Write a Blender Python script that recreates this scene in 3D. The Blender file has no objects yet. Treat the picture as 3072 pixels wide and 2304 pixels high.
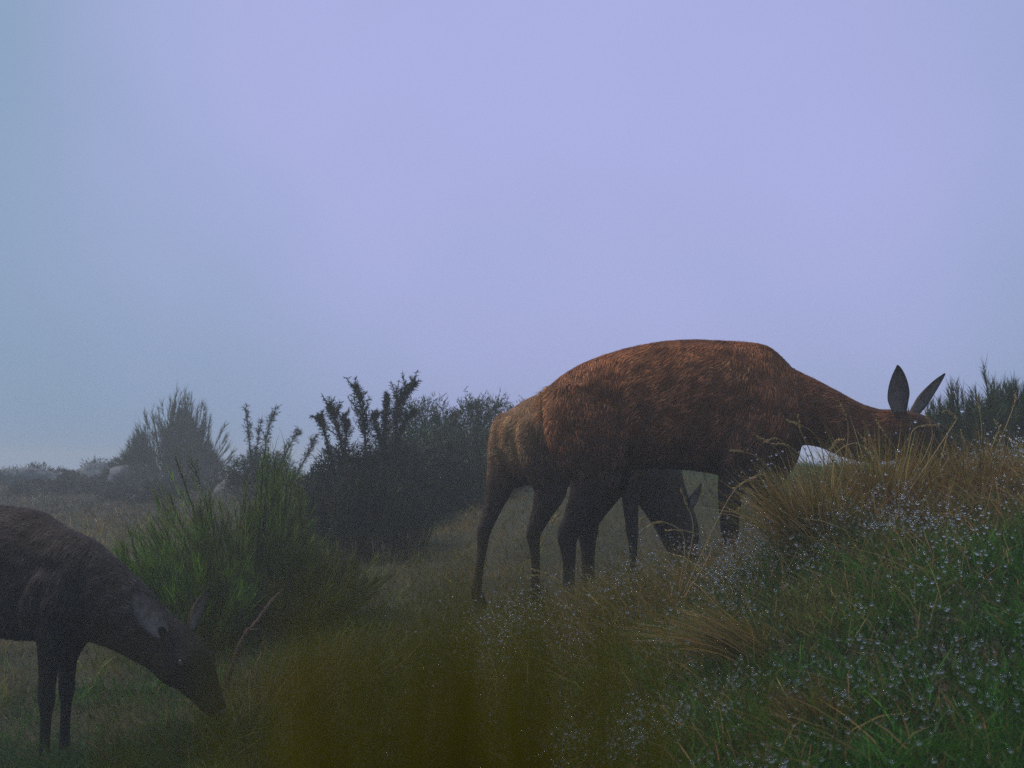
import bpy, bmesh, math, random
import numpy as np
from mathutils import Vector

rng = np.random.default_rng(7)
random.seed(7)
R = math.radians
scene = bpy.context.scene
COL = scene.collection

# ------------------------------------------------------------------ camera
CAM_Z = 0.75
F = 3150.0                      # focal length in pixels of a 3072 wide frame
V_HOR = 1400.0                  # picture row of the horizon in a 2304 high frame
cam_d = bpy.data.cameras.new("camera")
cam = bpy.data.objects.new("camera", cam_d)
COL.objects.link(cam)
cam_d.sensor_width = 36.0
cam_d.lens = 36.0 * F / 3072.0
cam_d.clip_start = 0.02
cam_d.clip_end = 1000.0
cam_d.dof.use_dof = True
cam_d.dof.focus_distance = 4.2
cam_d.dof.aperture_fstop = 36.9 / 6.0
cam.location = (0, 0, CAM_Z)
cam.rotation_euler = (R(90) + math.atan((V_HOR - 1152) / F), 0, 0)
scene.camera = cam

# ------------------------------------------------------------------ sky and sun
world = bpy.data.worlds.new("World")
scene.world = world
world.use_nodes = True
nt = world.node_tree
nt.nodes.clear()
SUN_EL, SUN_AZ = R(52), R(290)      # azimuth clockwise from +Y
sky = nt.nodes.new("ShaderNodeTexSky")
sky.sky_type = 'NISHITA'
sky.sun_disc = False
sky.sun_elevation = SUN_EL
sky.sun_rotation = SUN_AZ
sky.dust_density = 6.0
bg1 = nt.nodes.new("ShaderNodeBackground")
bg1.inputs["Strength"].default_value = 0.008
nt.links.new(sky.outputs[0], bg1.inputs[0])
# overcast: one soft veil of cloud, a little uneven
tc = nt.nodes.new("ShaderNodeTexCoord")
noi = nt.nodes.new("ShaderNodeTexNoise")
noi.inputs["Scale"].default_value = 2.2
noi.inputs["Detail"].default_value = 3.0
nt.links.new(tc.outputs["Generated"], noi.inputs["Vector"])
dot = nt.nodes.new("ShaderNodeVectorMath"); dot.operation = 'DOT_PRODUCT'
dot.inputs[1].default_value = (0.08, 0.945, 0.316)
nt.links.new(tc.outputs["Generated"], dot.inputs[0])
wob = nt.nodes.new("ShaderNodeMath"); wob.operation = 'MULTIPLY_ADD'
wob.inputs[1].default_value = 0.16
nt.links.new(noi.outputs["Fac"], wob.inputs[0]); nt.links.new(dot.outputs["Value"], wob.inputs[2])
sub = nt.nodes.new("ShaderNodeMath"); sub.operation = 'SUBTRACT'; sub.inputs[1].default_value = 0.09
nt.links.new(wob.outputs[0], sub.inputs[0])
rmp = nt.nodes.new("ShaderNodeValToRGB")
rmp.color_ramp.interpolation = 'EASE'
rmp.color_ramp.elements[0].position = 0.83
rmp.color_ramp.elements[0].color = (0.175, 0.262, 0.392, 1)
rmp.color_ramp.elements[1].position = 1.0
rmp.color_ramp.elements[1].color = (0.318, 0.338, 0.605, 1)
nt.links.new(sub.outputs[0], rmp.inputs["Fac"])
bg2 = nt.nodes.new("ShaderNodeBackground")
bg2.inputs["Strength"].default_value = 1.0
nt.links.new(rmp.outputs["Color"], bg2.inputs[0])
add = nt.nodes.new("ShaderNodeAddShader")
nt.links.new(bg1.outputs[0], add.inputs[0])
nt.links.new(bg2.outputs[0], add.inputs[1])
wo = nt.nodes.new("ShaderNodeOutputWorld")
nt.links.new(add.outputs[0], wo.inputs["Surface"])

sun_d = bpy.data.lights.new("sun", 'SUN')
sun_d.energy = 1.5
sun_d.angle = R(25)
sun_d.color = (1.0, 0.90, 0.78)
sun = bpy.data.objects.new("sun", sun_d)
COL.objects.link(sun)
sd = Vector((math.sin(SUN_AZ) * math.cos(SUN_EL), math.cos(SUN_AZ) * math.cos(SUN_EL), math.sin(SUN_EL)))
sun.rotation_euler = sd.to_track_quat('Z', 'Y').to_euler()
sun.location = (0, 0, 30)

vs = scene.view_settings
vs.view_transform = 'Standard'
vs.look = 'None'
vs.gamma = 1.0
vs.exposure = 0.3
vs.use_curve_mapping = False
cy = scene.cycles
cy.use_denoising = False
cy.max_bounces = 6
cy.diffuse_bounces = 2
cy.glossy_bounces = 3
cy.transmission_bounces = 5
cy.volume_bounces = 1
cy.transparent_max_bounces = 6
cy.caustics_reflective = False
cy.caustics_refractive = False
cy.sample_clamp_indirect = 4.0

# ------------------------------------------------------------------ helpers
def P(u, v, d):
    """a point d metres ahead, at column u and row v of a 3072 x 2304 frame"""
    return np.array(((u - 1536) / F * d, d, CAM_Z + (V_HOR - v) / F * d))

def tag(o, label=None, cat=None, group=None, kind=None):
    if label: o["label"] = label
    if cat: o["category"] = cat
    if group: o["group"] = group
    if kind: o["kind"] = kind
    return o

def thing(name, label, cat, loc=(0, 0, 0), rz=0.0, group=None):
    o = bpy.data.objects.new(name, None)
    COL.objects.link(o)
    o.location = [float(c) for c in loc]
    o.rotation_euler = (0, 0, rz)
    o.empty_display_size = 0.1
    return tag(o, label, cat, group)

def mesh_tris(name, verts, tris, mat, parent=None, colors=None, smooth=False, loc=None):
    me = bpy.data.meshes.new(name)
    v = np.ascontiguousarray(np.asarray(verts, np.float32).reshape(-1, 3))
    t = np.ascontiguousarray(np.asarray(tris, np.int32).reshape(-1, 3))
    me.vertices.add(len(v)); me.vertices.foreach_set("co", v.ravel())
    me.loops.add(len(t) * 3); me.loops.foreach_set("vertex_index", t.ravel())
    me.polygons.add(len(t))
    me.polygons.foreach_set("loop_start", np.arange(0, len(t) * 3, 3, dtype=np.int32))
    me.polygons.foreach_set("use_smooth", np.full(len(t), bool(smooth)))
    me.update(calc_edges=True)
    if colors is not None:
        a = me.color_attributes.new("Col", 'FLOAT_COLOR', 'POINT')
        c = np.ones((len(v), 4), np.float32); c[:, :3] = colors
        a.data.foreach_set("color", c.ravel())
    me.materials.append(mat)
    o = bpy.data.objects.new(name, me)
    COL.objects.link(o)
    if parent is not None: o.parent = parent
    if loc is not None: o.location = [float(c) for c in loc]
    return o

def unit(a):
    a = np.asarray(a, float)
    return a / np.maximum(np.linalg.norm(a, axis=-1, keepdims=True), 1e-9)

def col_mat(name, rough=0.6, spec=0.3, transl=0.0, tint=(1, 1, 1), noise=0.0, nscale=40.0):
    m = bpy.data.materials.new(name); m.use_nodes = True
    n = m.node_tree; b = n.nodes["Principled BSDF"]; out = n.nodes["Material Output"]
    a = n.nodes.new("ShaderNodeAttribute"); a.attribute_name = "Col"
    src = a.outputs["Color"]
    if noise > 0:
        g = n.nodes.new("ShaderNodeNewGeometry")
        t = n.nodes.new("ShaderNodeTexNoise"); t.inputs["Scale"].default_value = nscale
        t.inputs["Detail"].default_value = 4
        n.links.new(g.outputs["Position"], t.inputs["Vector"])
        mr = n.nodes.new("ShaderNodeMapRange")
        mr.inputs["From Min"].default_value = 0.3; mr.inputs["From Max"].default_value = 0.7
        mr.inputs["To Min"].default_value = 1 - noise; mr.inputs["To Max"].default_value = 1 + noise
        n.links.new(t.outputs["Fac"], mr.inputs["Value"])
        mx = n.nodes.new("ShaderNodeVectorMath"); mx.operation = 'SCALE'
        n.links.new(src, mx.inputs[0]); n.links.new(mr.outputs[0], mx.inputs["Scale"])
        src = mx.outputs[0]
    n.links.new(src, b.inputs["Base Color"])
    b.inputs["Roughness"].default_value = rough
    b.inputs["Specular IOR Level"].default_value = spec
    if transl > 0:
        tr = n.nodes.new("ShaderNodeBsdfTranslucent")
        n.links.new(src, tr.inputs["Color"])
        mix = n.nodes.new("ShaderNodeMixShader"); mix.inputs[0].default_value = transl
        n.links.new(b.outputs[0], mix.inputs[1]); n.links.new(tr.outputs[0], mix.inputs[2])
        n.links.new(mix.outputs[0], out.inputs["Surface"])
    return m

M_GRASS = col_mat("grass_blades", 0.5, 0.25, 0.30)
M_STRAW = col_mat("dry_grass", 0.55, 0.25, 0.30)
M_FOL = col_mat("shrub_foliage", 0.55, 0.25, 0.15)
M_WOOD = col_mat("bark", 0.8, 0.2, 0.0, noise=0.35, nscale=90)
M_COAT = col_mat("deer_hide", 0.75, 0.15, 0.0, noise=0.25, nscale=55)
M_FUR = col_mat("deer_hair", 0.7, 0.10, 0.05)
M_HORN = col_mat("hoof_horn", 0.4, 0.4)
M_ROCK = col_mat("lichen_rock", 0.9, 0.2, 0.0, noise=0.45, nscale=22)
M_EYE = col_mat("wet_eye", 0.18, 0.5)

m = bpy.data.materials.new("dew_water"); m.use_nodes = True
n = m.node_tree; n.nodes.remove(n.nodes["Principled BSDF"])
g = n.nodes.new("ShaderNodeBsdfGlass"); g.inputs["IOR"].default_value = 1.333
g.inputs["Roughness"].default_value = 0.0
n.links.new(g.outputs[0], n.nodes["Material Output"].inputs["Surface"])
M_DEW = m

m = bpy.data.materials.new("soil_and_moss"); m.use_nodes = True
n = m.node_tree; b = n.nodes["Principled BSDF"]
g = n.nodes.new("ShaderNodeNewGeometry")
t1 = n.nodes.new("ShaderNodeTexNoise"); t1.inputs["Scale"].default_value = 3.0; t1.inputs["Detail"].default_value = 8
t2 = n.nodes.new("ShaderNodeTexNoise"); t2.inputs["Scale"].default_value = 45.0; t2.inputs["Detail"].default_value = 6
n.links.new(g.outputs["Position"], t1.inputs["Vector"]); n.links.new(g.outputs["Position"], t2.inputs["Vector"])
r1 = n.nodes.new("ShaderNodeValToRGB")
for e, (p_, c_) in zip([r1.color_ramp.elements[0], r1.color_ramp.elements[1]], [(0.35, (0.030, 0.040, 0.010, 1)), (0.65, (0.075, 0.060, 0.020, 1))]):
    e.position = p_; e.color = c_
n.links.new(t1.outputs["Fac"], r1.inputs["Fac"])
mx = n.nodes.new("ShaderNodeMix"); mx.data_type = 'RGBA'; mx.blend_type = 'MULTIPLY'
mx.inputs["Factor"].default_value = 0.8
n.links.new(r1.outputs["Color"], mx.inputs["A"]); n.links.new(t2.outputs["Fac"], mx.inputs["B"])
n.links.new(mx.outputs["Result"], b.inputs["Base Color"]); b.inputs["Roughness"].default_value = 0.95
bp = n.nodes.new("ShaderNodeBump"); bp.inputs["Strength"].default_value = 0.6; bp.inputs["Distance"].default_value = 0.02
n.links.new(t2.outputs["Fac"], bp.inputs["Height"]); n.links.new(bp.outputs[0], b.inputs["Normal"])
M_SOIL = m

# value noise, vectorised
_perm = rng.random((64, 64))
def vnoise(x, y, s=1.0, off=0.0):
    x = np.asarray(x) * s + off + 1000.0; y = np.asarray(y) * s + off * 1.7 + 1000.0
    i = np.floor(x).astype(int); j = np.floor(y).astype(int)
    fx = x - i; fy = y - j
    fx = fx * fx * (3 - 2 * fx); fy = fy * fy * (3 - 2 * fy)
    a = _perm[i % 64, j % 64]; b_ = _perm[(i + 1) % 64, j % 64]
    c = _perm[i % 64, (j + 1) % 64]; d = _perm[(i + 1) % 64, (j + 1) % 64]
    return (a * (1 - fx) + b_ * fx) * (1 - fy) + (c * (1 - fx) + d * fx) * fy

# ------------------------------------------------------------------ ground
CP = np.array([
    (-1.56, 3.2, -0.22), (-1.50, 3.4, -0.25), (-0.88, 3.05, -0.07), (0.0, 2.4, 0.06), (0.73, 1.5, 0.30),
    (0.49, 1.8, 0.22), (1.02, 2.1, 0.40), (1.56, 3.2, 0.64), (1.46, 3.5, 0.66), (0.85, 3.1, 0.48),
    (0.84, 4.3, 0.25), (0.21, 4.35, 0.13), (0.50, 3.2, 0.30), (0.25, 3.1, 0.16), (-0.09, 5.0, 0.10), (0.82, 5.6, 0.235),
    (-0.64, 7.0, 0.28), (-0.6, 8.0, 0.37), (-5.5, 14.0, 0.32), (-7.9, 18.0, 0.44), (-4.5, 18.0, .50), (-10.5, 18.0, .36), (-2.3, 6.0, 0.16),
    (-1.98, 4.5, -0.06), (2.8, 6.5, 0.80), (1.74, 6.0, 0.55), (1.03, 7.2, 0.76), (0.5, 7.4, .62), (2.1, 7.4, .62), (2.2, 4.2, 0.72), (0.0, 0.0, 0.08), (1.0, 0.0, 0.36), (-1.5, 0.0, -0.2),
    (-2.0, -3.0, -0.3), (2.0, -3.0, 0.5), (0, -3.0, 0.1), (4.0, 9.0, 0.75), (6.0, 14.0, 0.3), (0.0, 9.5, 0.72), (0.0, 12.0, 0.75), (0.0, 16.0, .6),
    (-1.6, 10.5, 0.52), (-10.0, 9.0, -0.1), (-6.0, 21.5, 0.2), (0.0, 22.0, 0.0), (8.0, 5.0, 1.3), (8.0, 0.0, 1.3),
    (-6.0, 2.0, -0.9), (-8.0, 6.0, -0.3), (-1.2, 5.0, 0.02), (-0.45, 3.8, 0.02), (-3.4, 10.0, 0.32), (-3.4, 7.4, 0.24),
])
def _U(r2): return 0.5 * r2 * np.log(np.maximum(r2, 1e-12))
_n = len(CP)
_K = _U(((CP[:, None, :2] - CP[None, :, :2]) ** 2).sum(-1)) + 0.01 * np.eye(_n)
_Pm = np.c_[np.ones(_n), CP[:, :2]]
_A = np.block([[_K, _Pm], [_Pm.T, np.zeros((3, 3))]])
_W = np.linalg.solve(_A, np.r_[CP[:, 2], 0, 0, 0])
def hgt(x, y):
    x = np.asarray(x, float); y = np.asarray(y, float)
    sh = x.shape; xf = x.ravel(); yf = y.ravel(); out = np.zeros(xf.shape)
    cx = np.clip(xf, -13, 10); cyy = np.clip(yf, -5, 22)
    for k in range(0, len(xf), 100000):
        s = slice(k, k + 100000)
        r2 = (cx[s, None] - CP[None, :, 0]) ** 2 + (cyy[s, None] - CP[None, :, 1]) ** 2
        out[s] = _U(r2) @ _W[:_n] + _W[_n] + _W[_n + 1] * cx[s] + _W[_n + 2] * cyy[s]
    r = np.maximum(np.hypot(xf, yf - 6) - 15.5, 0)
    w = 1 / (1 + (r / 6) ** 2)
    out = out * w - 0.10 * r
    out = out + (vnoise(xf, yf, 3.2) - 0.5) * 0.045 + (vnoise(xf, yf, 8.0, 3.0) - 0.5) * 0.022
    return out.reshape(sh)

def axis(lo, hi, step, far, nout):
    core = np.arange(lo, hi + step / 2, step)
    g_ = np.geomspace(0.15, far, nout)
    return np.r_[(lo - g_)[::-1], core, hi + g_]
gx = axis(-10, 7, 0.085, 68, 26); gy = axis(-1, 20, 0.085, 66, 26)
GX, GY = np.meshgrid(gx, gy, indexing='ij')
GZ = hgt(GX, GY)
nx, ny = GX.shape
idx = np.arange(nx * ny).reshape(nx, ny)
a_, b_, c_, d_ = idx[:-1, :-1].ravel(), idx[1:, :-1].ravel(), idx[1:, 1:].ravel(), idx[:-1, 1:].ravel()
ground = mesh_tris("ground", np.c_[GX.ravel(), GY.ravel(), GZ.ravel()],
                   np.r_[np.c_[a_, b_, c_], np.c_[a_, c_, d_]], M_SOIL, smooth=True)
tag(ground, "uneven hillside of dark mossy soil under the grass", "ground", kind="structure")

# ------------------------------------------------------------------ blades
def blades(base, d, length, width, droop, seg=2, side=None, taper=0.75):
    """ribbons: base (N,3), unit direction d, length, width, droop (N,3) = sideways/downward bend at the tip.
       returns verts (N*(2*seg+1)), tris, index of the tip vertex of each"""
    N = len(base)
    length = np.broadcast_to(length, (N,)).astype(float); width = np.broadcast_to(width, (N,)).astype(float)
    if side is None:
        ang = rng.uniform(0, 2 * np.pi, N)
        r_ = np.c_[np.cos(ang), np.sin(ang), np.zeros(N)]
        side = unit(np.cross(d, r_ + 1e-3))
    k = 2 * seg + 1
    V = np.zeros((N, k, 3))
    for i in range(seg + 1):
        t = i / seg
        c = base + d * (length * t)[:, None] + droop * (t * t)
        if i < seg:
            w = width * (1 - taper * t) * 0.5
            V[:, 2 * i] = c - side * w[:, None]; V[:, 2 * i + 1] = c + side * w[:, None]
        else:
            V[:, 2 * i] = c
    T = []
    for i in range(seg - 1):
        a = 2 * i
        T += [(a, a + 1, a + 3), (a, a + 3, a + 2)]
    a = 2 * (seg - 1); T += [(a, a + 1, a + 2)]
    T = np.array(T)
    tris = (T[None] + (np.arange(N) * k)[:, None, None]).reshape(-1, 3)
    return V.reshape(-1, 3), tris, V[:, -1].copy(), k

def vary(colr, N, s=0.25, hue=0.12):
    c = np.asarray(colr, float)
    if c.ndim == 1: c = np.repeat(c[None], N, 0)
    c = c * np.exp(rng.normal(0, s, (N, 1))) * np.exp(rng.normal(0, hue, (N, 3)))
    return np.clip(c, 0.003, 0.8)

def join(parts):
    vs_, ts_, cs_ = [], [], []; o = 0
    for v, t, c in parts:
        vs_.append(v); ts_.append(t + o); cs_.append(c); o += len(v)
    return np.concatenate(vs_), np.concatenate(ts_), np.concatenate(cs_)

def tube(pts, rad, n=6):
    """closed tapered tube along pts"""
    pts = np.asarray(pts, float); rad = np.broadcast_to(rad, (len(pts),)).astype(float)
    tg = unit(np.gradient(pts, axis=0))
    ref = np.array((0.31, 0.95, 0.05))
    s = unit(np.cross(tg, ref)); u = np.cross(s, tg)
    th = np.linspace(0, 2 * np.pi, n, endpoint=False)
    ring = pts[:, None] + rad[:, None, None] * (np.cos(th)[None, :, None] * s[:, None] + np.sin(th)[None, :, None] * u[:, None])
    V = np.r_[ring.reshape(-1, 3), pts[:1], pts[-1:]]
    T = []
    m_ = len(pts)
    for i in range(m_ - 1):
        for j in range(n):
            a = i * n + j; b2 = i * n + (j + 1) % n
            T += [(a, b2, b2 + n), (a, b2 + n, a + n)]
    for j in range(n):
        T += [(m_ * n, (j + 1) % n, j), (m_ * n + 1, (m_ - 1) * n + j, (m_ - 1) * n + (j + 1) % n)]
    return V, np.array(T)

# ------------------------------------------------------------------ deer
def catmull(S, per):
    S = np.asarray(S, float)
    Q = np.r_[[2 * S[0] - S[1]], S, [2 * S[-1] - S[-2]]]
    out = []
    for i in range(1, len(Q) - 2):
        for t in np.linspace(0, 1, per, endpoint=False):
            p0, p1, p2, p3 = Q[i - 1:i + 3]
            out.append(0.5 * (2 * p1 + (p2 - p0) * t + (2 * p0 - 5 * p1 + 4 * p2 - p3) * t * t + (3 * p1 - p0 - 3 * p2 + p3) * t ** 3))
    out.append(S[-1])
    return np.array(out)

def loft(S, per=4, n=20, power=2.0, side=(0, 1, 0), flat=False):
    """S: rows (x,y,z, sagittal radius, lateral radius)"""
    S = catmull(S, per)
    c = S[:, :3]; tg = unit(np.gradient(c, axis=0))
    if flat: tg = np.repeat([(1.0, 0, 0)], len(c), 0)
    sv = np.asarray(side, float)
    sd_ = unit(sv[None] - (tg @ sv)[:, None] * tg); up = np.cross(tg, sd_)
    th = np.linspace(0, 2 * np.pi, n, endpoint=False)
    ct = np.sign(np.cos(th)) * np.abs(np.cos(th)) ** (2 / power); st = np.sign(np.sin(th)) * np.abs(np.sin(th)) ** (2 / power)
    ring = c[:, None] + np.maximum(S[:, 3], .004)[:, None, None] * ct[None, :, None] * up[:, None] + np.maximum(S[:, 4], .004)[:, None, None] * st[None, :, None] * sd_[:, None]
    m_ = len(c)
    V = np.r_[ring.reshape(-1, 3), c[:1] - tg[:1] * min(S[0, 3], .05) * .35, c[-1:] + tg[-1:] * S[-1, 3] * .35]
    T = []
    for i in range(m_ - 1):
        for j in range(n):
            a = i * n + j; b2 = i * n + (j + 1) % n
            T += [(a, b2, b2 + n), (a, b2 + n, a + n)]
    for j in range(n):
        T += [(m_ * n, (j + 1) % n, j), (m_ * n + 1, (m_ - 1) * n + j, (m_ - 1) * n + (j + 1) % n)]
    return V, np.array(T), c, tg

def torso_stations(rows):
    return [(x, 0, (t + b) / 2, (t - b) / 2, w) for x, t, b, w in rows]

SX = 0.001365
def px(u, v, y, ru, rs): return ((u - 2000) * SX, y, (1850 - v) * SX, ru, rs)

TORSO = [(-.500, .925, .80, .05), (-.470, .955, .72, .105), (-.420, .995, .64, .145), (-.328, 1.047, .595, .165), (-.191, 1.094, .60, .185),
         (-.055, 1.124, .605, .205), (.082, 1.137, .60, .212), (.218, 1.134, .578, .20), (.33, 1.128, .530, .175), (.40, 1.118, .515, .155),
         (.445, 1.092, .520, .135), (.52, 1.015, .62, .11)]

def make_deer(name, label, loc, rz, scale, neck, head_from, hind_near, hind_far, fore_near, fore_far, torso, ears, eye_at, n_fur, voxel, coat):
    root = thing(name, label, "deer", loc, rz, "deer grazing on the misty hillside")
    root.scale = (scale,) * 3
    pieces = []; flow_p = []; flow_d = []
    def add_piece(S, kind, per=4, power=2.0):
        if kind == 'leg':
            a0, a1 = np.array(S[0]), np.array(S[1])
            e = a0 + (a0 - a1) * .55; e[1] = a0[1] * .45; e[3:] = a0[3:] * .4
            S = [tuple(e)] + list(S)
        V, T, c, tg = loft(S, per, 20, power, flat=(kind == 'torso'))
        pieces.append((V, T, np.zeros((len(V), 3))))
        if kind == 'torso': f = np.repeat([(-.86, 0, -.50)], len(c), 0)
        elif kind == 'neck': f = -tg * 0.8 + np.array((0, 0, -.45))
        elif kind == 'head': f = -tg
        else: f = tg
        flow_p.append(c); flow_d.append(unit(f))
    add_piece(torso_stations(torso), 'torso', 4, 2.25)
    add_piece(neck[:head_from + 1], 'neck')
    add_piece(neck[head_from - 1:], 'head', 5, 2.1)
    for L in (hind_near, hind_far, fore_near, fore_far): add_piece(L, 'leg', 4, 2.0)
    for s in (-1, 1):
        k = torso[7][3] / .20
        wz = torso[8][1] - 1.128
        for S in ([(.40, .085 * k, .985 + wz, .03, .03), (.375, .142 * k, .91 + wz, .055, .040), (.395, .170 * k, .80 + wz * .6, .065, .042), (.43, .160 * k, .71, .05, .035)],
                  [(.36, .168 * k, .80, .06, .035), (.29, .172 * k, .70, .07, .038), (.24, .145 * k, .61, .05, .03)],
                  [(-.29, .095, .965, .03, .03), (-.33, .115, .935, .036, .036), (-.37, .12, .88, .04, .03)],
                  [(-.40, .115, .93, .07, .04), (-.37, .155, .82, .085, .045), (-.30, .172, .70, .085, .045), (-.25, .165, .61, .05, .03)]):
            V, T, c, tg = loft([(a, s * b, z_, r_, q_) for a, b, z_, r_, q_ in S], 4, 14)
            pieces.append((V, T, np.zeros((len(V), 3))))
    # brow ridges and cheek give the skull its planes
    H = np.asarray(neck)[:, :3]
    ex = np.asarray(eye_at, float)
    hd = unit(H[-1] - H[head_from])
    for s in (-1, 1):
        br = np.array((ex[0], s * (ex[1] - .004), ex[2])) + np.array((-hd[2], 0, hd[0])) * .014
        V, T, c, tg = loft([(*(br - hd * .035), .010, .010), (*br, .016, .014), (*(br + hd * .035), .009, .009)], 3, 10)
        pieces.append((V, T, np.zeros((len(V), 3))))
    V, T, _ = join(pieces)
    me = bpy.data.meshes.new("body_src"); me.from_pydata(V.tolist(), [], T.tolist()); me.update()
    tmp = bpy.data.objects.new("body_src", me); COL.objects.link(tmp)
    md = tmp.modifiers.new("r", 'REMESH'); md.mode = 'VOXEL'; md.voxel_size = voxel
    ms = tmp.modifiers.new("s", 'SMOOTH'); ms.factor = 0.5; ms.iterations = 7
    dg = bpy.context.evaluated_depsgraph_get()
    ev = bpy.data.meshes.new_from_object(tmp.evaluated_get(dg))
    bpy.data.objects.remove(tmp); bpy.data.meshes.remove(me)
    ev.calc_loop_triangles()
    co = np.zeros(len(ev.vertices) * 3, np.float32); ev.vertices.foreach_get("co", co); co = co.reshape(-1, 3).astype(float)
    no = np.zeros(len(ev.vertices) * 3, np.float32); ev.vertices.foreach_get("normal", no); no = no.reshape(-1, 3).astype(float)
    tr = np.zeros(len(ev.loop_triangles) * 3, np.int32); ev.loop_triangles.foreach_get("vertices", tr); tr = tr.reshape(-1, 3)
    bpy.data.meshes.remove(ev)
    # coat: colour of the animal's own hair
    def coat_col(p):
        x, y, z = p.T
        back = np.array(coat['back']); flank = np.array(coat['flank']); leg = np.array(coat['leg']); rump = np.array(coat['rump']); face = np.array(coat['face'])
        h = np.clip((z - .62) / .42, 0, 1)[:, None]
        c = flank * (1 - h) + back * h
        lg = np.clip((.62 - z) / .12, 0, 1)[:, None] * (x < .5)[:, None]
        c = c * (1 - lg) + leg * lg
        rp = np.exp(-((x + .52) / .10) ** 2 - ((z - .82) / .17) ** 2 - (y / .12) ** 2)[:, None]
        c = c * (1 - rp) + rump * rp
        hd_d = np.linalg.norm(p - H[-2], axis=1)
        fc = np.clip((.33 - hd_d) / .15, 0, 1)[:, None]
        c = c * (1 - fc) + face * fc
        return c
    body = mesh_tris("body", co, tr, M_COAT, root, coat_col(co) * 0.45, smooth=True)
    # hair: combed clumps lying over the hide
    fp = np.concatenate(flow_p); fd = np.concatenate(flow_d)
    A, B, C = co[tr[:, 0]], co[tr[:, 1]], co[tr[:, 2]]
    ar = np.linalg.norm(np.cross(B - A, C - A), axis=1); pr = ar / ar.sum()
    ti = rng.choice(len(tr), n_fur, p=pr)
    r1_, r2_ = rng.random(n_fur), rng.random(n_fur); fl = r1_ + r2_ > 1; r1_[fl] = 1 - r1_[fl]; r2_[fl] = 1 - r2_[fl]
    w0 = (1 - r1_ - r2_)[:, None]
    pos = A[ti] * w0 + B[ti] * r1_[:, None] + C[ti] * r2_[:, None]
    nor = unit(no[tr[ti, 0]] * w0 + no[tr[ti, 1]] * r1_[:, None] + no[tr[ti, 2]] * r2_[:, None])
    fdir = np.zeros((n_fur, 3))
    for k in range(0, n_fur, 8000):
        s = slice(k, k + 8000)
        d2 = ((pos[s, None] - fp[None]) ** 2).sum(-1)
        wgt = 1 / (d2 ** 3 + 1e-9)
        fdir[s] = (wgt[..., None] * fd[None]).sum(1) / wgt.sum(1)[:, None]
    wav = (vnoise(pos[:, 0] + pos[:, 1], pos[:, 2], 7.0) - .5) * 0.9
    fdir = fdir + np.c_[np.zeros(n_fur), wav * 0.3, wav]
    fdir = fdir + rng.normal(0, .10, (n_fur, 3))
    tan = unit(fdir - (fdir * nor).sum(1, keepdims=True) * nor)
    lift = rng.uniform(.10, .36, n_fur)[:, None]
    d_ = unit(tan + nor * lift)
    hd_d = np.linalg.norm(pos - H[-2], axis=1)
    short = np.clip(hd_d / .35, .25, 1) * np.where(pos[:, 2] < .45, .5, 1.0)
    ln = rng.uniform(.024, .046, n_fur) * short
    side = unit(np.cross(nor, tan))
    wd = rng.uniform(.0024, .0052, n_fur) * np.clip(short, .5, 1)
    V, T, tips, k = blades(pos - nor * .002, d_, ln, wd, -nor * (ln * .22)[:, None], 2, side, .55)
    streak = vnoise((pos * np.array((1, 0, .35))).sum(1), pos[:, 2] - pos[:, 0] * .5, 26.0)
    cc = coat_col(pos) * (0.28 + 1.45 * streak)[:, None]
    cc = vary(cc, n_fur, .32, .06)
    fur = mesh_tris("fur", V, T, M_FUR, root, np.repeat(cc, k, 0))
    tag(fur, kind="stuff")
    # ears: cupped shells
    for (b0, tip, face, wid) in ears:
        b0 = np.array(b0, float); tip = np.array(tip, float); ax = tip - b0; Ln = np.linalg.norm(ax); ax = ax / Ln
        fn = unit(np.array(face, float) - np.dot(face, ax) * ax); sx = np.cross(ax, fn)
        nt_, ns_ = 15, 11
        vv, cc2 = [], []
        prof = lambda t: (0.42 + 0.58 * min(1, t / .38) ** .8) if t < .38 else max(0.0, (1 - ((t - .38) / .62) ** 1.9)) ** .85
        for layer in (0, 1):
            for i in range(nt_):
                t = i / (nt_ - 1)
                w = wid * prof(t) + .0025
                for j in range(ns_):
                    s = -1 + 2 * j / (ns_ - 1)
                    cup = (1 - s * s) * w * (0.62 * (1 - t) + .12)
                    p_ = b0 + ax * (Ln * t) + sx * (w * s) - fn * cup + fn * (.10 * Ln * (t - .5) ** 2)
                    p_ = p_ - fn * (0.006 * (1 - s * s) if layer else 0)
                    vv.append(p_)
                    rim = max(abs(s) ** 4, np.clip((t - .80) / .2, 0, 1))
                    inner = np.array((.40, .31, .30)) * coat.get('ear', 1.0); dark = np.array((.022, .018, .020)); outer = np.array((.060, .038, .030))
                    hair = 0.75 + .5 * random.random()
                    cc2.append((inner * (1 - rim) + dark * rim) * hair if layer == 0 else (outer * (1 - .6 * rim)) * hair)
        tt = []
        for layer in (0, 1):
            o = layer * nt_ * ns_
            for i in range(nt_ - 1):
                for j in range(ns_ - 1):
                    q = o + i * ns_ + j
                    f = [(q, q + 1, q + ns_ + 1), (q, q + ns_ + 1, q + ns_)]
                    tt += f if layer == 0 else [x[::-1] for x in f]
        for i in range(nt_ - 1):
            for j in (0, ns_ - 1):
                q = i * ns_ + j; o = nt_ * ns_
                tt += [(q, q + ns_, q + ns_ + o), (q, q + ns_ + o, q + o)]
        mesh_tris("ear", vv, tt, M_COAT, root, np.array(cc2), smooth=True)
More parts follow.
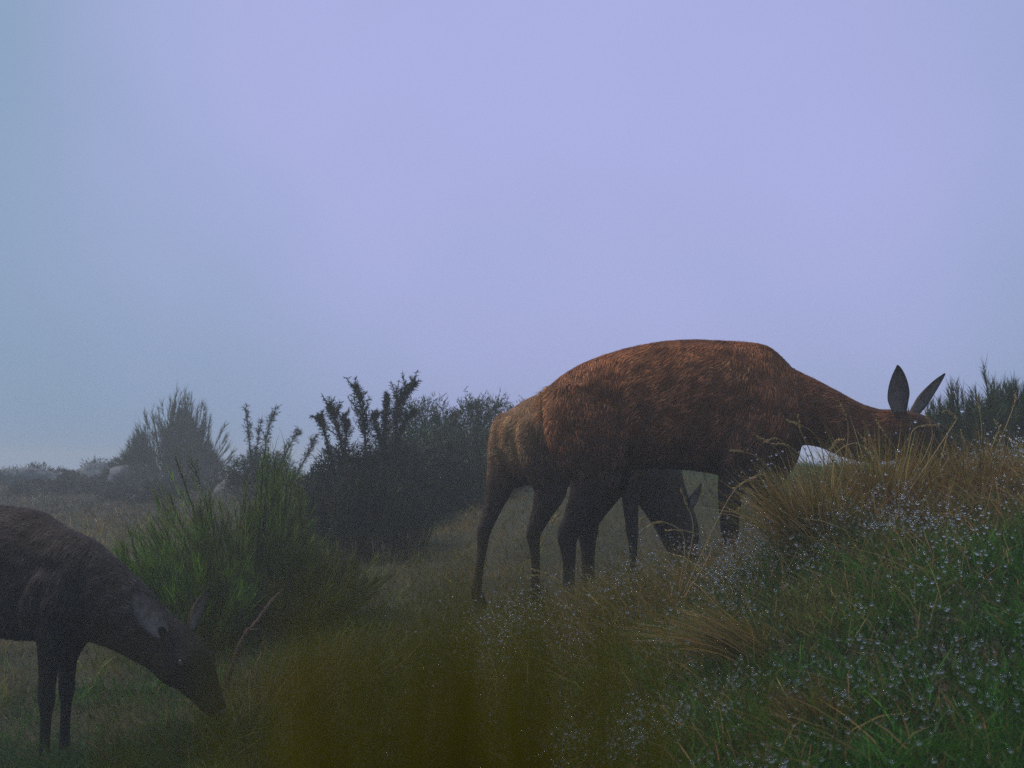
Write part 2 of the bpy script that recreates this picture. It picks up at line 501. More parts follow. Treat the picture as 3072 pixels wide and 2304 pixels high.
    # eyes, nose pad, hooves, tail
    def ball(nm, c, r, axes, colr, mat, rot=None):
        bm = bmesh.new(); bmesh.ops.create_icosphere(bm, subdivisions=2, radius=1)
        v = np.array([q.co[:] for q in bm.verts]); f = np.array([[q.index for q in fa.verts] for fa in bm.faces]); bm.free()
        v = v * np.array(axes)
        if rot is not None: v = v @ rot
        return mesh_tris(nm, v * r + np.array(c), f, mat, root, np.repeat([colr], len(v), 0), smooth=True)
    fr = np.array((hd, (0, 1, 0), np.cross(hd, (0, 1, 0))))
    for s in (-1, 1):
        ball("eye", (ex[0], s * ex[1], ex[2]), .019, (1.15, .7, .85), (.012, .008, .006), M_EYE, fr)
    ball("nose", H[-1] + hd * .012, .030, (.6, .85, .75), (.014, .012, .012), M_EYE, fr)
    for L in (hind_near, hind_far, fore_near, fore_far):
        e = np.array(L[-1][:3])
        parts_ = []
        for s in (-1, 1):
            V2, T2, _, _ = loft([(e[0] - .012, e[1] + s * .013, e[2] + .045, .020, .012), (e[0] + .004, e[1] + s * .014, e[2] + .01, .026, .015), (e[0] + .018, e[1] + s * .014, e[2] - .03, .034, .017)], 3, 10)
            parts_.append((V2, T2, np.repeat([(.03, .024, .022)], len(V2), 0)))
        V2, T2, C2 = join(parts_)
        mesh_tris("hoof", V2, T2, M_HORN, root, C2, smooth=True)
    x0 = torso[0][0]; zt = torso[0][1]
    V2, T2, _, _ = loft([(x0 + .05, 0, zt + .01, .02, .026), (x0 + .012, 0, zt - .005, .018, .024), (x0 - .012, 0, zt - .05, .014, .020), (x0 - .016, 0, zt - .12, .006, .010)], 4, 12)
    nh = 500
    q = rng.integers(0, len(V2), nh)
    hv, ht, _, hk = blades(V2[q], unit(np.array((-.75, 0, -.6)) + rng.normal(0, .22, (nh, 3))), rng.uniform(.02, .05, nh), .0022, np.zeros((nh, 3)), 2)
    V2, T2, C2 = join([(V2, T2, np.repeat([np.array(coat['rump'])], len(V2), 0)), (hv, ht, np.repeat(vary(np.array(coat['rump']), nh, .3), hk, 0))])
    mesh_tris("tail", V2, T2, M_FUR, root, C2)
    return root

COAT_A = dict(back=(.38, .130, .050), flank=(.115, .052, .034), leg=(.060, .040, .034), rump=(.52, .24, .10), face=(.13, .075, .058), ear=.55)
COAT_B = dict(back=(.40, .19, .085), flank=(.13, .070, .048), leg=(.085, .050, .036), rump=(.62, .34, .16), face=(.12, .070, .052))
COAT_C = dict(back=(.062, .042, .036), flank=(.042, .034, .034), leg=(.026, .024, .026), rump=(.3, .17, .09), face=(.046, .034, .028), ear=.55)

# the large hind on the bank
neckA = [px(2270, 1210, 0, .19, .13), px(2345, 1222, 0, .172, .115), px(2420, 1236, 0, .142, .098), px(2490, 1260, 0, .122, .085), px(2560, 1293, -.005, .117, .080),
         px(2630, 1308, -.01, .112, .076), px(2690, 1299, -.012, .096, .075), px(2742, 1308, -.012, .092, .078), px(2790, 1330, -.012, .078, .068),
         px(2830, 1362, -.012, .060, .05), px(2866, 1392, -.012, .046, .042), px(2893, 1414, -.012, .036, .036)]
A_hn = [px(1750, 1210, -.085, .15, .075), px(1752, 1290, -.105, .165, .09), px(1768, 1375, -.12, .14, .082), px(1772, 1440, -.125, .105, .066), px(1748, 1500, -.125, .072, .046),
        px(1718, 1555, -.12, .050, .034), px(1697, 1598, -.118, .044, .028), px(1700, 1660, -.118, .029, .022), px(1700, 1735, -.118, .025, .020), px(1697, 1795, -.118, .030, .026), px(1712, 1835, -.118, .026, .026)]
A_hf = [px(1760, 1210, .085, .15, .075), px(1780, 1290, .105, .16, .09), px(1812, 1370, .12, .135, .082), px(1826, 1435, .125, .10, .066), px(1806, 1495, .125, .068, .046),
        px(1780, 1550, .12, .048, .034), px(1762, 1592, .118, .040, .028), px(1764, 1655, .118, .027, .022), px(1764, 1735, .118, .024, .020), px(1762, 1795, .118, .029, .026), px(1777, 1835, .118, .026, .026)]
A_fn = [px(2290, 1170, -.085, .12, .055), px(2275, 1270, -.115, .135, .07), px(2225, 1360, -.125, .105, .062), px(2184, 1420, -.12, .066, .046), px(2170, 1490, -.115, .049, .038),
        px(2168, 1555, -.11, .039, .032), px(2168, 1590, -.11, .038, .032), px(2166, 1640, -.11, .026, .023), px(2164, 1695, -.11, .024, .022), px(2168, 1728, -.11, .028, .025), px(2182, 1758, -.11, .026, .025)]
A_ff = [px(2295, 1170, .085, .12, .055), px(2300, 1270, .115, .135, .07), px(2300, 1360, .12, .100, .062), px(2305, 1430, .115, .066, .046), px(2318, 1490, .11, .050, .038),
        px(2330, 1550, .11, .040, .032), px(2335, 1580, .11, .038, .032), px(2338, 1625, .11, .026, .023), px(2340, 1675, .11, .024, .022), px(2344, 1700, .11, .028, .025), px(2358, 1730, .11, .026, .025)]
eA = lambda u, v, y: px(u, v, y, 0, 0)[:3]
earsA = [(eA(2684, 1252, -.058), eA(2660, 1104, -.135), (.28, -.92, .1), .054),
         (eA(2748, 1252, .050), eA(2872, 1112, .115), (.80, -.40, .1), .042)]
ox = (2000 - 1536) / F * 4.3
deerA = make_deer("red_deer", "large red-brown deer grazing on the bank with both ears raised", (ox, 4.3, CAM_Z + (V_HOR - 1850) / F * 4.3), 0, 1.0,
                  neckA, 6, A_hn, A_hf, A_fn, A_ff, TORSO, earsA, (px(2796, 0, 0, 0, 0)[0], .070, px(0, 1296, 0, 0, 0)[2]), 72000, .0085, COAT_A)

# the hind behind it, rump towards us, head down
neckB = [(.34, 0, .88, .19, .13), (.45, 0, .82, .17, .115), (.55, 0, .73, .14, .098), (.63, 0, .61, .115, .085), (.70, 0, .50, .102, .075),
         (.755, 0, .42, .098, .072), (.79, 0, .365, .098, .076), (.815, 0, .30, .092, .078), (.832, 0, .235, .076, .066), (.846, 0, .175, .058, .050), (.858, 0, .12, .044, .042), (.868, 0, .08, .035, .036)]
neckB = [(x - .05 * (i > 1), y, z, a * f, b * min(f, 1.25)) for i, ((x, y, z, a, b), f) in enumerate(zip(neckB, (1.1, 1.25, 1.45, 1.6, 1.55, 1.45, 1.35, 1.3, 1.28, 1.25, 1.2, 1.2)))]
B_hn = [(-.34, -.085, .90, .15, .075), (-.345, -.105, .79, .16, .09), (-.33, -.12, .67, .135, .082), (-.325, -.125, .58, .10, .066), (-.36, -.125, .50, .070, .046),
        (-.40, -.12, .42, .050, .034), (-.425, -.118, .365, .043, .028), (-.415, -.118, .28, .028, .022), (-.41, -.118, .17, .025, .020), (-.41, -.118, .085, .030, .026), (-.39, -.118, .03, .026, .026)]
B_hf = [(-.36, .085, .90, .14, .075), (-.39, .105, .79, .135, .085), (-.42, .12, .67, .10, .07), (-.45, .125, .58, .075, .055), (-.485, .125, .50, .055, .042),
        (-.525, .12, .42, .043, .034), (-.55, .118, .365, .040, .028), (-.56, .118, .28, .028, .022), (-.58, .118, .17, .025, .020), (-.595, .118, .085, .030, .026), (-.58, .118, .03, .026, .026)]
def fore(dx, y): return [(x + dx * k, y * q, z, a, b) for (x, q, z, a, b, k) in [(.39, .75, .93, .12, .055, 0), (.37, 1, .79, .135, .07, 0), (.30, 1.05, .67, .105, .062, .1), (.245, 1.0, .585, .066, .046, .25),
        (.235, .96, .49, .048, .038, .45), (.23, .96, .40, .038, .032, .65), (.23, .96, .35, .038, .032, .75), (.23, .96, .28, .026, .023, .85), (.228, .96, .16, .024, .022, .95), (.232, .96, .08, .028, .025, 1), (.25, .96, .03, .026, .025, 1)]]
earsB = [((.775, -.070, .45), (.775, -.150, .60), (.2, -.9, .2), .048), ((.775, .070, .45), (.79, .150, .60), (.5, .7, .2), .048)]
rB = .93; yawB = R(39)
bx, by = .335, 5.14
bz = float(hgt(np.array([bx - .3]), np.array([by - .25]))[0]) + .0
deerB = make_deer("red_deer", "tan-rumped deer half hidden behind the large grazing deer", (bx, by, bz), yawB, rB,
                  neckB, 6, B_hn, B_hf, fore(.05, -.115), fore(-.06, .115), TORSO, earsB, (.80, .082, .30), 36000, .0095, COAT_B)

# the dark young one on the left, grazing by the broom
neckC = [(.36, 0, .76, .19, .12), (.46, 0, .725, .175, .11), (.555, 0, .645, .148, .092), (.64, 0, .56, .122, .078), (.70, 0, .52, .112, .072),
         (.755, 0, .492, .112, .070), (.80, 0, .465, .108, .076), (.85, 0, .425, .098, .074), (.897, 0, .365, .076, .060), (.935, 0, .312, .057, .046), (.965, 0, .272, .045, .040), (.988, 0, .243, .036, .036)]
neckC = [(x + .10 * min(1, max(0, (x - .46) / .2)), y, z + .055 * min(1, max(0, (x - .46) / .2)) + .05 * max(0, (x - .80) / .19), a, b) for (x, y, z, a, b) in neckC]
TORSO_C = [(-.50, .93, .80, .05), (-.47, .965, .74, .095), (-.42, 1.0, .67, .13), (-.328, 1.045, .60, .15), (-.191, 1.07, .56, .17), (-.055, 1.07, .535, .18), (.082, 1.055, .53, .18),
           (.218, 1.0, .54, .165), (.33, .968, .545, .15), (.41, .945, .548, .13), (.47, .91, .56, .11), (.53, .84, .60, .095)]
def foreC(dx, y): return [(x + dx * k, y * q, z, a, b) for (x, q, z, a, b, k) in [(.38, .75, .84, .10, .05, 0), (.37, 1, .73, .115, .06, 0), (.335, 1.05, .62, .085, .052, .3), (.315, 1.0, .54, .055, .040, .7),
        (.305, .96, .46, .042, .034, 1), (.30, .96, .38, .036, .030, 1), (.30, .96, .33, .036, .030, 1), (.30, .96, .27, .024, .021, 1), (.298, .96, .16, .022, .020, 1), (.302, .96, .08, .027, .024, 1), (.32, .96, .03, .025, .024, 1)]]
cl = lambda L: [(x, y, z, a * .88, b * .88) for (x, y, z, a, b) in L]
earsC = [((.875, -.060, .615), (.775, -.120, .785), (.45, -.88, -.05), .056), ((.90, .055, .625), (.915, .13, .77), (.75, .30, .1), .046)]
yawC = R(-26); sC = .80
deerC = make_deer("red_deer", "dark young deer grazing below the green broom bush", (-1.632, 3.485, -.235), yawC, sC,
                  neckC, 6, cl(B_hn), cl(B_hf), foreC(.015, -.095), foreC(-.085, .095), TORSO_C, earsC, (.975, .070, .520), 56000, .0085, COAT_C)

# ------------------------------------------------------------------ shrubs
def broom(name, label, base, w, h, n_shoot, tw, colr, spread=0.5, base_w=.22, group="shrubs on the hillside", lean=0.0, depth=None, tw_len=(.05, .14), wid=.0035, seed=1, env=None):
    """upright wands, each with many thin erect twigs"""
    g2 = np.random.default_rng(seed)
    root = thing(name, label, "shrub", base, 0, group)
    depth = depth or w
    N = n_shoot
    r = np.sqrt(g2.random(N)); th = g2.uniform(0, 2 * np.pi, N)
    bx_, by_ = r * np.cos(th), r * np.sin(th)
    P0 = np.c_[bx_ * w * base_w, by_ * depth * base_w, np.full(N, -.03)]
    top = np.c_[bx_ * w * .5 + lean * h, by_ * depth * .5, np.zeros(N)]
    hh = h * (1 - spread * r ** 2) * g2.uniform(.62, 1.0, N)
    if env is not None: hh = hh * np.array([np.interp(q, env[0], env[1]) for q in bx_])
    nc = 11
    cr, ct = np.sqrt(g2.random(nc)), g2.uniform(0, 2 * np.pi, nc)
    cid = np.argmin((bx_[:, None] - cr * np.cos(ct)) ** 2 + (by_[:, None] - cr * np.sin(ct)) ** 2, axis=1)
    hh = hh * g2.uniform(.66, 1.10, nc)[cid]
    top[:, 0] += (g2.normal(0, .07, nc) * w)[cid]
    ccx, ccy = cr * np.cos(ct) * w * .5, cr * np.sin(ct) * depth * .5
    top[:, 0] += (ccx[cid] + lean * h - top[:, 0]) * .30; top[:, 1] += (ccy[cid] - top[:, 1]) * .30
    top[:, 2] = hh
    bend = np.c_[bx_ * w * .05, by_ * depth * .05, hh * .10]
    parts_, stems_ = [], []
    # wands as thin ribbons in two crossed planes
    ts = np.linspace(0, 1, 7)
    for i in range(N):
        if i % 3 == 0:
            pts = P0[i] + (top[i] - P0[i]) * ts[:, None] + bend[i] * (4 * ts * (1 - ts))[:, None]
            Vt, Tt = tube(pts, np.linspace(.006, .0016, 7) * (h + .3), 4)
            stems_.append((Vt, Tt, np.repeat([(.05, .045, .022)], len(Vt), 0)))
    K = tw
    t = 0.12 + .88 * g2.random((N, K)) ** .8
    c = P0[:, None] + (top - P0)[:, None] * t[..., None] + bend[:, None] * (4 * t * (1 - t))[..., None]
    ax = unit(top - P0)[:, None] + np.zeros((N, K, 1))
    d = unit(ax + g2.normal(0, .30, (N, K, 3)) + np.array((lean * .4, 0, .25)))
    ln = g2.uniform(tw_len[0], tw_len[1], (N, K)) * (1.1 - .45 * t)
    M_ = N * K
    V, T, _, k = blades(c.reshape(-1, 3), d.reshape(-1, 3), ln.ravel(), wid, (d * 0).reshape(-1, 3) + g2.normal(0, .012, (M_, 3)), 2)
    shoot_tone = np.repeat(np.exp(g2.normal(0, .28, (N, 1))), K, 0)
    cc = vary(np.asarray(colr)[None] * shoot_tone, M_, .30, .12)
    dead = g2.random(M_) < .12
    cc[dead] = vary((.085, .055, .030), dead.sum(), .3)
    Vs, Ts, Cs = join(stems_)
    mesh_tris("stem", Vs, Ts, M_WOOD, root, Cs)
    mesh_tris("foliage", V, T, M_FOL, root, np.repeat(cc, k, 0))
    return root

def gorse(name, label, base, axes, colr, seed=1, dens=520, spike=(.025, .06), wid=.006, group="shrubs on the hillside", mound=None, n_mound=9000):
    """axes: list of (points, thickness of the spiny sleeve); mound: (rx, ry, rz, cz) ellipsoids filled with spiny twigs"""
    g2 = np.random.default_rng(seed)
    root = thing(name, label, "shrub", base, 0, group)
    parts_, stems_ = [], []
    for pts, r in axes:
        pts = np.asarray(pts, float)
        C = catmull(pts, 6)
        L = np.linalg.norm(np.diff(C, axis=0), axis=1).sum()
        Vt, Tt = tube(C, np.linspace(.010, .003, len(C)), 5)
        stems_.append((Vt, Tt, np.repeat([(.045, .036, .026)], len(Vt), 0)))
        # side branchlets
        nb = max(3, int(L * 34))
        tt = g2.random(nb) ** .85
        fi = tt * (len(C) - 1); i0 = np.minimum(fi.astype(int), len(C) - 2); f = (fi - i0)[:, None]
        bp_ = C[i0] * (1 - f) + C[i0 + 1] * f
        tg = unit(C[i0 + 1] - C[i0])
        bd = unit(tg * .8 + unit(g2.normal(0, 1, (nb, 3))) * .9 + np.array((0, 0, .25)))
        bl = r * g2.uniform(.7, 2.2, nb) * (1.15 - .6 * tt)
        for j in range(nb):
            pp = bp_[j] + bd[j] * bl[j] * np.linspace(0, 1, 4)[:, None] + np.array((0, 0, .2 * bl[j])) * (np.linspace(0, 1, 4) ** 2)[:, None]
            Vt, Tt = tube(pp, np.linspace(.0035, .0015, 4), 3)
            stems_.append((Vt, Tt, np.repeat([(.045, .036, .026)], len(Vt), 0)))
        ns = int(dens * L)
        s0 = g2.random(ns); pick = g2.integers(0, nb, ns)
        onb = g2.random(ns) < .45
        fi = s0 * (len(C) - 1); i0 = np.minimum(fi.astype(int), len(C) - 2); f = (fi - i0)[:, None]
        pa = C[i0] * (1 - f) + C[i0 + 1] * f
        pb = bp_[pick] + bd[pick] * (bl[pick] * s0)[:, None] + np.array((0, 0, .2)) * (bl[pick] * s0 ** 2)[:, None]
        pa = pa + g2.normal(0, 1, (ns, 3)) * (r * .30 * np.clip(np.sin(np.pi * (.12 + .80 * s0)), .2, 1))[:, None]
        pos = np.where(onb[:, None], pb, pa)
        dd = unit(g2.normal(0, 1, (ns, 3)) + np.where(onb[:, None], bd[pick], tg[pick]) * .8)
        V, T, _, k = blades(pos, dd, g2.uniform(spike[0], spike[1], ns), wid, np.zeros((ns, 3)), 2, taper=.5)
        parts_.append((V, T, np.repeat(vary(colr, ns, .3, .12), k, 0)))
    for (cx, cy_, cz, rx, ry, rz_, nm) in (mound or []):
        # twigs fill a lumpy mound, thick near its skin
        u = unit(g2.normal(0, 1, (nm, 3))); u[:, 2] = np.abs(u[:, 2]) * np.where(g2.random(nm) < .85, 1, -1)
        lump = 0.82 + .36 * vnoise(u[:, 0] * 2 + u[:, 2], u[:, 1] * 2 - u[:, 2], 2.3, seed)
        rad = lump * g2.random(nm) ** .28
        pos = u * rad[:, None] * np.array((rx, ry, rz_)) + np.array((cx, cy_, cz))
        dd = unit(u * .7 + g2.normal(0, .6, (nm, 3)) + np.array((0, 0, .35)))
        V, T, _, k = blades(pos, dd, g2.uniform(spike[0], spike[1] * 1.35, nm), wid * 1.15, g2.normal(0, .006, (nm, 3)), 2, taper=.45)
        tone = np.exp((vnoise(pos[:, 0] * 1.0 + pos[:, 1], pos[:, 2], 9.0, seed + 5) - .5) * 1.1)[:, None]
        parts_.append((V, T, np.repeat(vary(np.asarray(colr)[None] * tone, nm, .3, .14), k, 0)))
        for j in range(26):
            q = u[j] * np.array((rx, ry, rz_)) * .85 + np.array((cx, cy_, cz))
            pp = np.array((cx * .6, cy_ * .6, 0.0)) + (q - np.array((cx * .6, cy_ * .6, 0.0))) * np.linspace(0, 1, 4)[:, None]
            Vt, Tt = tube(pp, np.linspace(.010, .003, 4), 4)
            stems_.append((Vt, Tt, np.repeat([(.040, .030, .022)], len(Vt), 0)))
    Vs, Ts, Cs = join(stems_); mesh_tris("stem", Vs, Ts, M_WOOD, root, Cs)
    V, T, C3 = join(parts_); mesh_tris("foliage", V, T, M_FOL, root, C3)
    return root

def on(u, d):
    x = (u - 1536) / F * d
    return np.array((x, d, float(hgt(np.array([x]), np.array([d]))[0])))
def local(base, pts):      # (u, v, d) triplets -> points relative to base
    return [P(*q) - base for q in pts]

# green broom in front, left of the track
b0 = on(735, 5.0)
broom("broom_bush", "tall green broom bush with fanning wands beside the track", b0, .95, .94, 330, 46, (.135, .185, .016), .62, lean=-.03, depth=.8, tw_len=(.06, .16), wid=.0036, seed=3,
      env=([-1, -.55, 0, .3, .6, 1], [.72, .78, .9, 1.12, 1.05, .6]))
b1 = on(560, 4.7)
broom("broom_bush", "low bright green broom clump spilling over the pale grass", b1, .80, .52, 220, 46, (.130, .215, .012), .5, lean=-.12, depth=.6, tw_len=(.06, .15), wid=.0036, seed=4)
b1b = on(915, 4.9)
broom("broom_bush", "dull olive broom clump sagging towards the track", b1b, .66, .50, 180, 40, (.120, .125, .016), .55, lean=.08, depth=.6, tw_len=(.06, .15), wid=.0034, seed=6)
b1c = on(1085, 6.5)
broom("broom_bush", "dark brown brush at the foot of the spired gorse", b1c, .95, .62, 260, 46, (.040, .040, .016), .45, base_w=.42, depth=.6, tw_len=(.05, .12), wid=.0042, seed=7)
# faded broom on the ridge
b2 = on(530, 17.0)
broom("broom_bush", "hazy grey broom bush on the ridge beside the pale boulder", b2, 1.95, 1.42, 330, 44, (.060, .078, .030), .62, depth=1.5, tw_len=(.10, .30), wid=.011, seed=5,
      env=([-1, -.6, -.3, .2, .6, 1], [.62, .95, 1.18, 1.0, .92, .8]))
# gorse with loose twiggy tops
b3 = on(790, 10.8)
gorse("gorse_bush", "thin twiggy gorse bush with open branching tops", b3,
      [(local(b3, [(770, 1480, 10.8), (755, 1380, 10.8), (745, 1290, 10.8), (735, 1222, 10.8)]), .065),
       (local(b3, [(790, 1480, 10.8), (795, 1370, 10.8), (805, 1290, 10.8), (828, 1222, 10.8)]), .065),
       (local(b3, [(820, 1480, 10.8), (850, 1380, 10.8), (880, 1320, 10.8), (900, 1295, 10.8)]), .065),
       (local(b3, [(800, 1480, 10.8), (770, 1400, 10.8), (775, 1320, 10.8), (785, 1260, 10.8)]), .05),
       (local(b3, [(860, 1480, 10.8), (910, 1390, 10.8), (935, 1340, 10.8), (945, 1310, 10.8)]), .05)],
      (.036, .046, .024), 11, 620, (.02, .065), .006, mound=[(.0, 0, .12, .38, .30, .36, 5200)])
# dark gorse with two tall crooked spires
b4 = on(1075, 7.6)
def L4(*q): return local(b4, [(a, b, 7.6 + c) for a, b, c in q])
gorse("gorse_bush", "dark gorse bush with two tall crooked spires", b4,
      [(L4((1100, 1420, 0), (1095, 1300, 0), (1090, 1250, -.03), (1075, 1195, -.05), (1065, 1160, -.05)), .085),
       (L4((1180, 1420, .05), (1190, 1270, .05), (1192, 1220, 0), (1215, 1180, -.02), (1240, 1153, -.02)), .090),
       (L4((1150, 1400, 0), (1155, 1280, 0), (1157, 1220, .02), (1161, 1185, .02)), .035),
       (L4((1040, 1400, 0), (1015, 1290, 0), (1000, 1240, .02), (990, 1222, .02)), .085),
       (L4((1000, 1400, 0), (975, 1300, .1), (962, 1262, .1), (955, 1255, .1)), .045),
       (L4((1030, 1400, 0), (1040, 1290, .1), (1030, 1250, .1)), .05),
       (L4((1190, 1330, 0), (1220, 1255, -.05), (1238, 1242, -.05)), .03),
       (L4((1150, 1350, 0), (1120, 1260, .05), (1128, 1245, .05)), .04)],
      (.022, .031, .012), 12, 2600, (.018, .045), .006,
      mound=[(-.06, 0, .22, .36, .30, .38, 9000), (.24, .05, .25, .30, .28, .36, 6500), (.0, -.12, .0, .42, .26, .45, 6000), (.30, -.05, -.05, .36, .26, .42, 5000)])
# dense hedge of gorse to the right of it
b5 = on(1370, 9.6)
def L5(*q): return local(b5, [(a, b, 9.6 + c) for a, b, c in q])
gorse("gorse_bush", "dense rounded gorse bush behind the tan-rumped deer", b5,
      [(L5((1430, 1400, 0), (1435, 1270, 0), (1432, 1212, 0)), .055),
       (L5((1440, 1300, 0), (1470, 1235, 0), (1508, 1212, 0)), .035),
       (L5((1425, 1300, 0), (1415, 1240, 0), (1405, 1210, 0)), .035),
       (L5((1300, 1380, 0), (1310, 1280, 0), (1305, 1255, 0)), .05),
       (L5((1350, 1380, 0), (1360, 1275, 0), (1365, 1250, 0)), .05)],
      (.040, .056, .018), 13, 900, (.02, .05), .0065,
      mound=[(-.34, 0, .12, .46, .36, .60, 8500), (.22, .0, .12, .48, .36, .62, 8500), (.70, .2, .10, .45, .3, .60, 4500), (-.25, -.85, -.10, .50, .34, .55, 7000), (.30, -.80, -.05, .48, .34, .50, 7000)])
b5b = on(1320, 8.1)
gorse("gorse_bush", "low dark gorse joining the spired gorse to the rounded one", b5b,
      [([(0, 0, 0), (.05, 0, .3), (.08, 0, .52)], .05), ([(.3, 0, 0), (.32, 0, .3), (.30, 0, .48)], .05), ([(-.2, 0, 0), (-.22, 0, .3), (-.25, 0, .5)], .05)],
      (.030, .040, .014), 17, 900, (.02, .05), .0062, mound=[(-.15, 0, .0, .42, .30, .50, 7000), (.32, .05, .0, .42, .30, .46, 6000)])
# broom on the right behind the crest
for k, (u, d, w, h, sd_, tone) in enumerate([(2770, 6.2, .42, .40, 21, 1.0), (2900, 6.3, .55, .50, 22, 1.0), (3010, 6.5, .50, .54, 23, .9), (3130, 6.4, .6, .60, 24, .95)]):
    b6 = on(u, d)
    broom("broom_bush", ["low broom clump with thin spikes right behind the raised ears", "bushy upright broom clump behind the dewy crest", "narrow taller broom clump among the broom behind the dewy crest", "tallest broom clump at the end of the crest"][k],
          b6, w, h, 130, 48, (.050 * tone, .075 * tone, .022), .42, depth=.5, tw_len=(.06, .15), wid=.0042, seed=sd_, group="broom behind the crest")

# low heath cushions and stones along the left ridge
cush = [(30, 10.6, .55, .20), (110, 10.8, .50, .22), (185, 11.0, .42, .17), (215, 10.2, .22, .15), (300, 10.6, .40, .26), (365, 10.4, .35, .27), (430, 9.6, .50, .22), (250, 9.2, .5, .18), (120, 9.0, .5, .16),
        (640, 8.4, .42, .22), (560, 8.0, .40, .20), (480, 7.2, .38, .16), (400, 7.8, .4, .15)]
cush_lab = ["at the far end of the bare ridge", "on the bare ridge, second from its far end", "in the dip of the ridge", "thin and grassy in the dip of the ridge", "on the rising step of the ridge", "by the pale stones below the broom",
            "at the foot of the hazy broom bush", "below the step of the ridge", "on the slope above the young deer", "under the twiggy gorse bush", "just behind the tall green broom", "in front of the hazy broom on the slope", "on the bleached slope, left of the green broom"]
for k, (u, d, w, h) in enumerate(cush):
    d, w, h = d * 1.65, w * 1.65, h * 1.5
    b7 = on(u, d)
    gorse("heath_cushion", "low grey heath cushion " + cush_lab[k], b7, [([(0, 0, -.02), (.02, 0, h * .5), (.03, 0, h * .8)], .05)],
          (.085, .085, .070), 40 + k, 300, (.02, .055), .012, "heath cushions on the ridge", mound=[(0, 0, 0, w * .55, w * .45, h, 2600)])

def stone(label, u, d, rx, ry, rz_, seed, sink=.4, colr=(.34, .34, .35)):
    b8 = on(u, d); g2 = np.random.default_rng(seed)
    bm = bmesh.new(); bmesh.ops.create_icosphere(bm, subdivisions=4, radius=1)
    v = np.array([q.co[:] for q in bm.verts]); f = np.array([[q.index for q in fa.verts] for fa in bm.faces]); bm.free()
    for _ in range(9):                                  # knock flat faces off it
        nn = unit(g2.normal(0, 1, 3)); dd = g2.uniform(.55, .85)
        over = np.maximum(v @ nn - dd, 0); v = v - over[:, None] * nn * .9
    v = v * (1 + (vnoise(v[:, 0] + v[:, 2], v[:, 1] - v[:, 2], 5, seed) - .5) * .16)[:, None]
    v = v * np.array((rx, ry, rz_)) + np.array((0, 0, rz_ * (1 - sink) - rz_ * .35))
    cc = np.asarray(colr)[None] * (0.75 + .5 * vnoise(v[:, 0] * 20, v[:, 2] * 20, 1.0, seed))[:, None]
    o = mesh_tris("boulder", v, f, M_ROCK, None, cc, smooth=True, loc=b8)
    return tag(o, label, "stone", "stones on the ridge")
for (u, d, rx, ry, rz_, sd_, lab) in [(60, 17.6, .85, .5, .22, 65, "long low grey rock at the far end of the ridge"), (190, 18.2, .50, .4, .17, 66, "grey hump of rock in the dip of the ridge"),
        (315, 17.4, .55, .4, .27, 67, "rounded grey rock on the step of the ridge"), (395, 16.8, .50, .4, .24, 68, "broad grey rock topping the ridge beside the hazy broom"), (250, 15.6, .40, .35, .16, 69, "low grey rock sunk in the slope below the ridge")]:
    stone(lab, u, d, rx, ry, rz_, sd_, .35, (.15, .155, .165))
stone("pale lichen-covered stone below the hazy broom bush", 575, 15.4, .20, .16, .14, 61, .5, (.24, .24, .25))
stone("small pale stone on the step of the ridge", 388, 16.6, .12, .10, .13, 62)
stone("smallest pale stone on the ridge beside another pale stone", 376, 17.0, .06, .05, .08, 63)
stone("grey flat-topped boulder between the broom and the twiggy gorse", 690, 12.6, .22, .16, .16, 64, .45, (.13, .125, .13))

# broken brown branch lying out of the broom
pb = [P(690, 1975, 4.0), P(742, 1905, 4.05), P(778, 1862, 4.1), P(822, 1800, 4.2), P(850, 1772, 4.3)]
pb[0][2] = float(hgt(pb[0][0:1], pb[0][1:2])[0]) + .01
Vt, Tt = tube(catmull(pb, 5), np.linspace(.012, .006, 21) * (1 + .25 * np.sin(np.arange(21) * 2.1)), 7)
dead = thing("dead_branch", "bare brown branch leaning out under the green broom", "branch", (0, 0, 0))
dead.location = pb[0].tolist()
mesh_tris("wood", Vt - pb[0], Tt, M_WOOD, dead, np.repeat([(.075, .042, .026)], len(Vt), 0))
for q, dv in ((7, (.05, -.04, .01)), (13, (-.03, -.02, .03)), (17, (.03, .02, .03))):
    s0 = catmull(pb, 5)[q]
    Vt, Tt = tube(s0 + np.array(dv) * np.linspace(0, 1, 4)[:, None], np.linspace(.005, .002, 4), 5)
    mesh_tris("twig", Vt - pb[0], Tt, M_WOOD, dead, np.repeat([(.07, .04, .026)], len(Vt), 0))

# ------------------------------------------------------------------ grass
def scatter(n, dmin, dmax, power, half=0.66, keep=None):
    """points over the hillside in front, thinning with distance"""
    out = []
    tot = 0
    while tot < n:
        u = rng.random(n * 2)
        d = (dmin ** (1 - power) + u * (dmax ** (1 - power) - dmin ** (1 - power))) ** (1 / (1 - power))
        x = rng.uniform(-half, half, n * 2) * d
        if keep is not None:
            k = rng.random(n * 2) < keep(x, d)
            x, d = x[k], d[k]
        out.append(np.c_[x, d]); tot += len(x)
    return np.concatenate(out)[:n]

def bank(x, y):       # how much a spot belongs to the rough bank on the right
    e = np.exp(-((x - .70 - .35 * (y - 2.9)) / .36) ** 2 - ((y - 2.9) / .75) ** 2)
    e2 = np.exp(-((x - 1.65) / .7) ** 2 - ((y - 3.6) / .55) ** 2)
    e3 = np.exp(-((x - .32) / .35) ** 2 - ((y - 3.3) / .6) ** 2) * .8
    return np.clip(np.maximum(np.maximum(e, e2), e3), 0, 1)

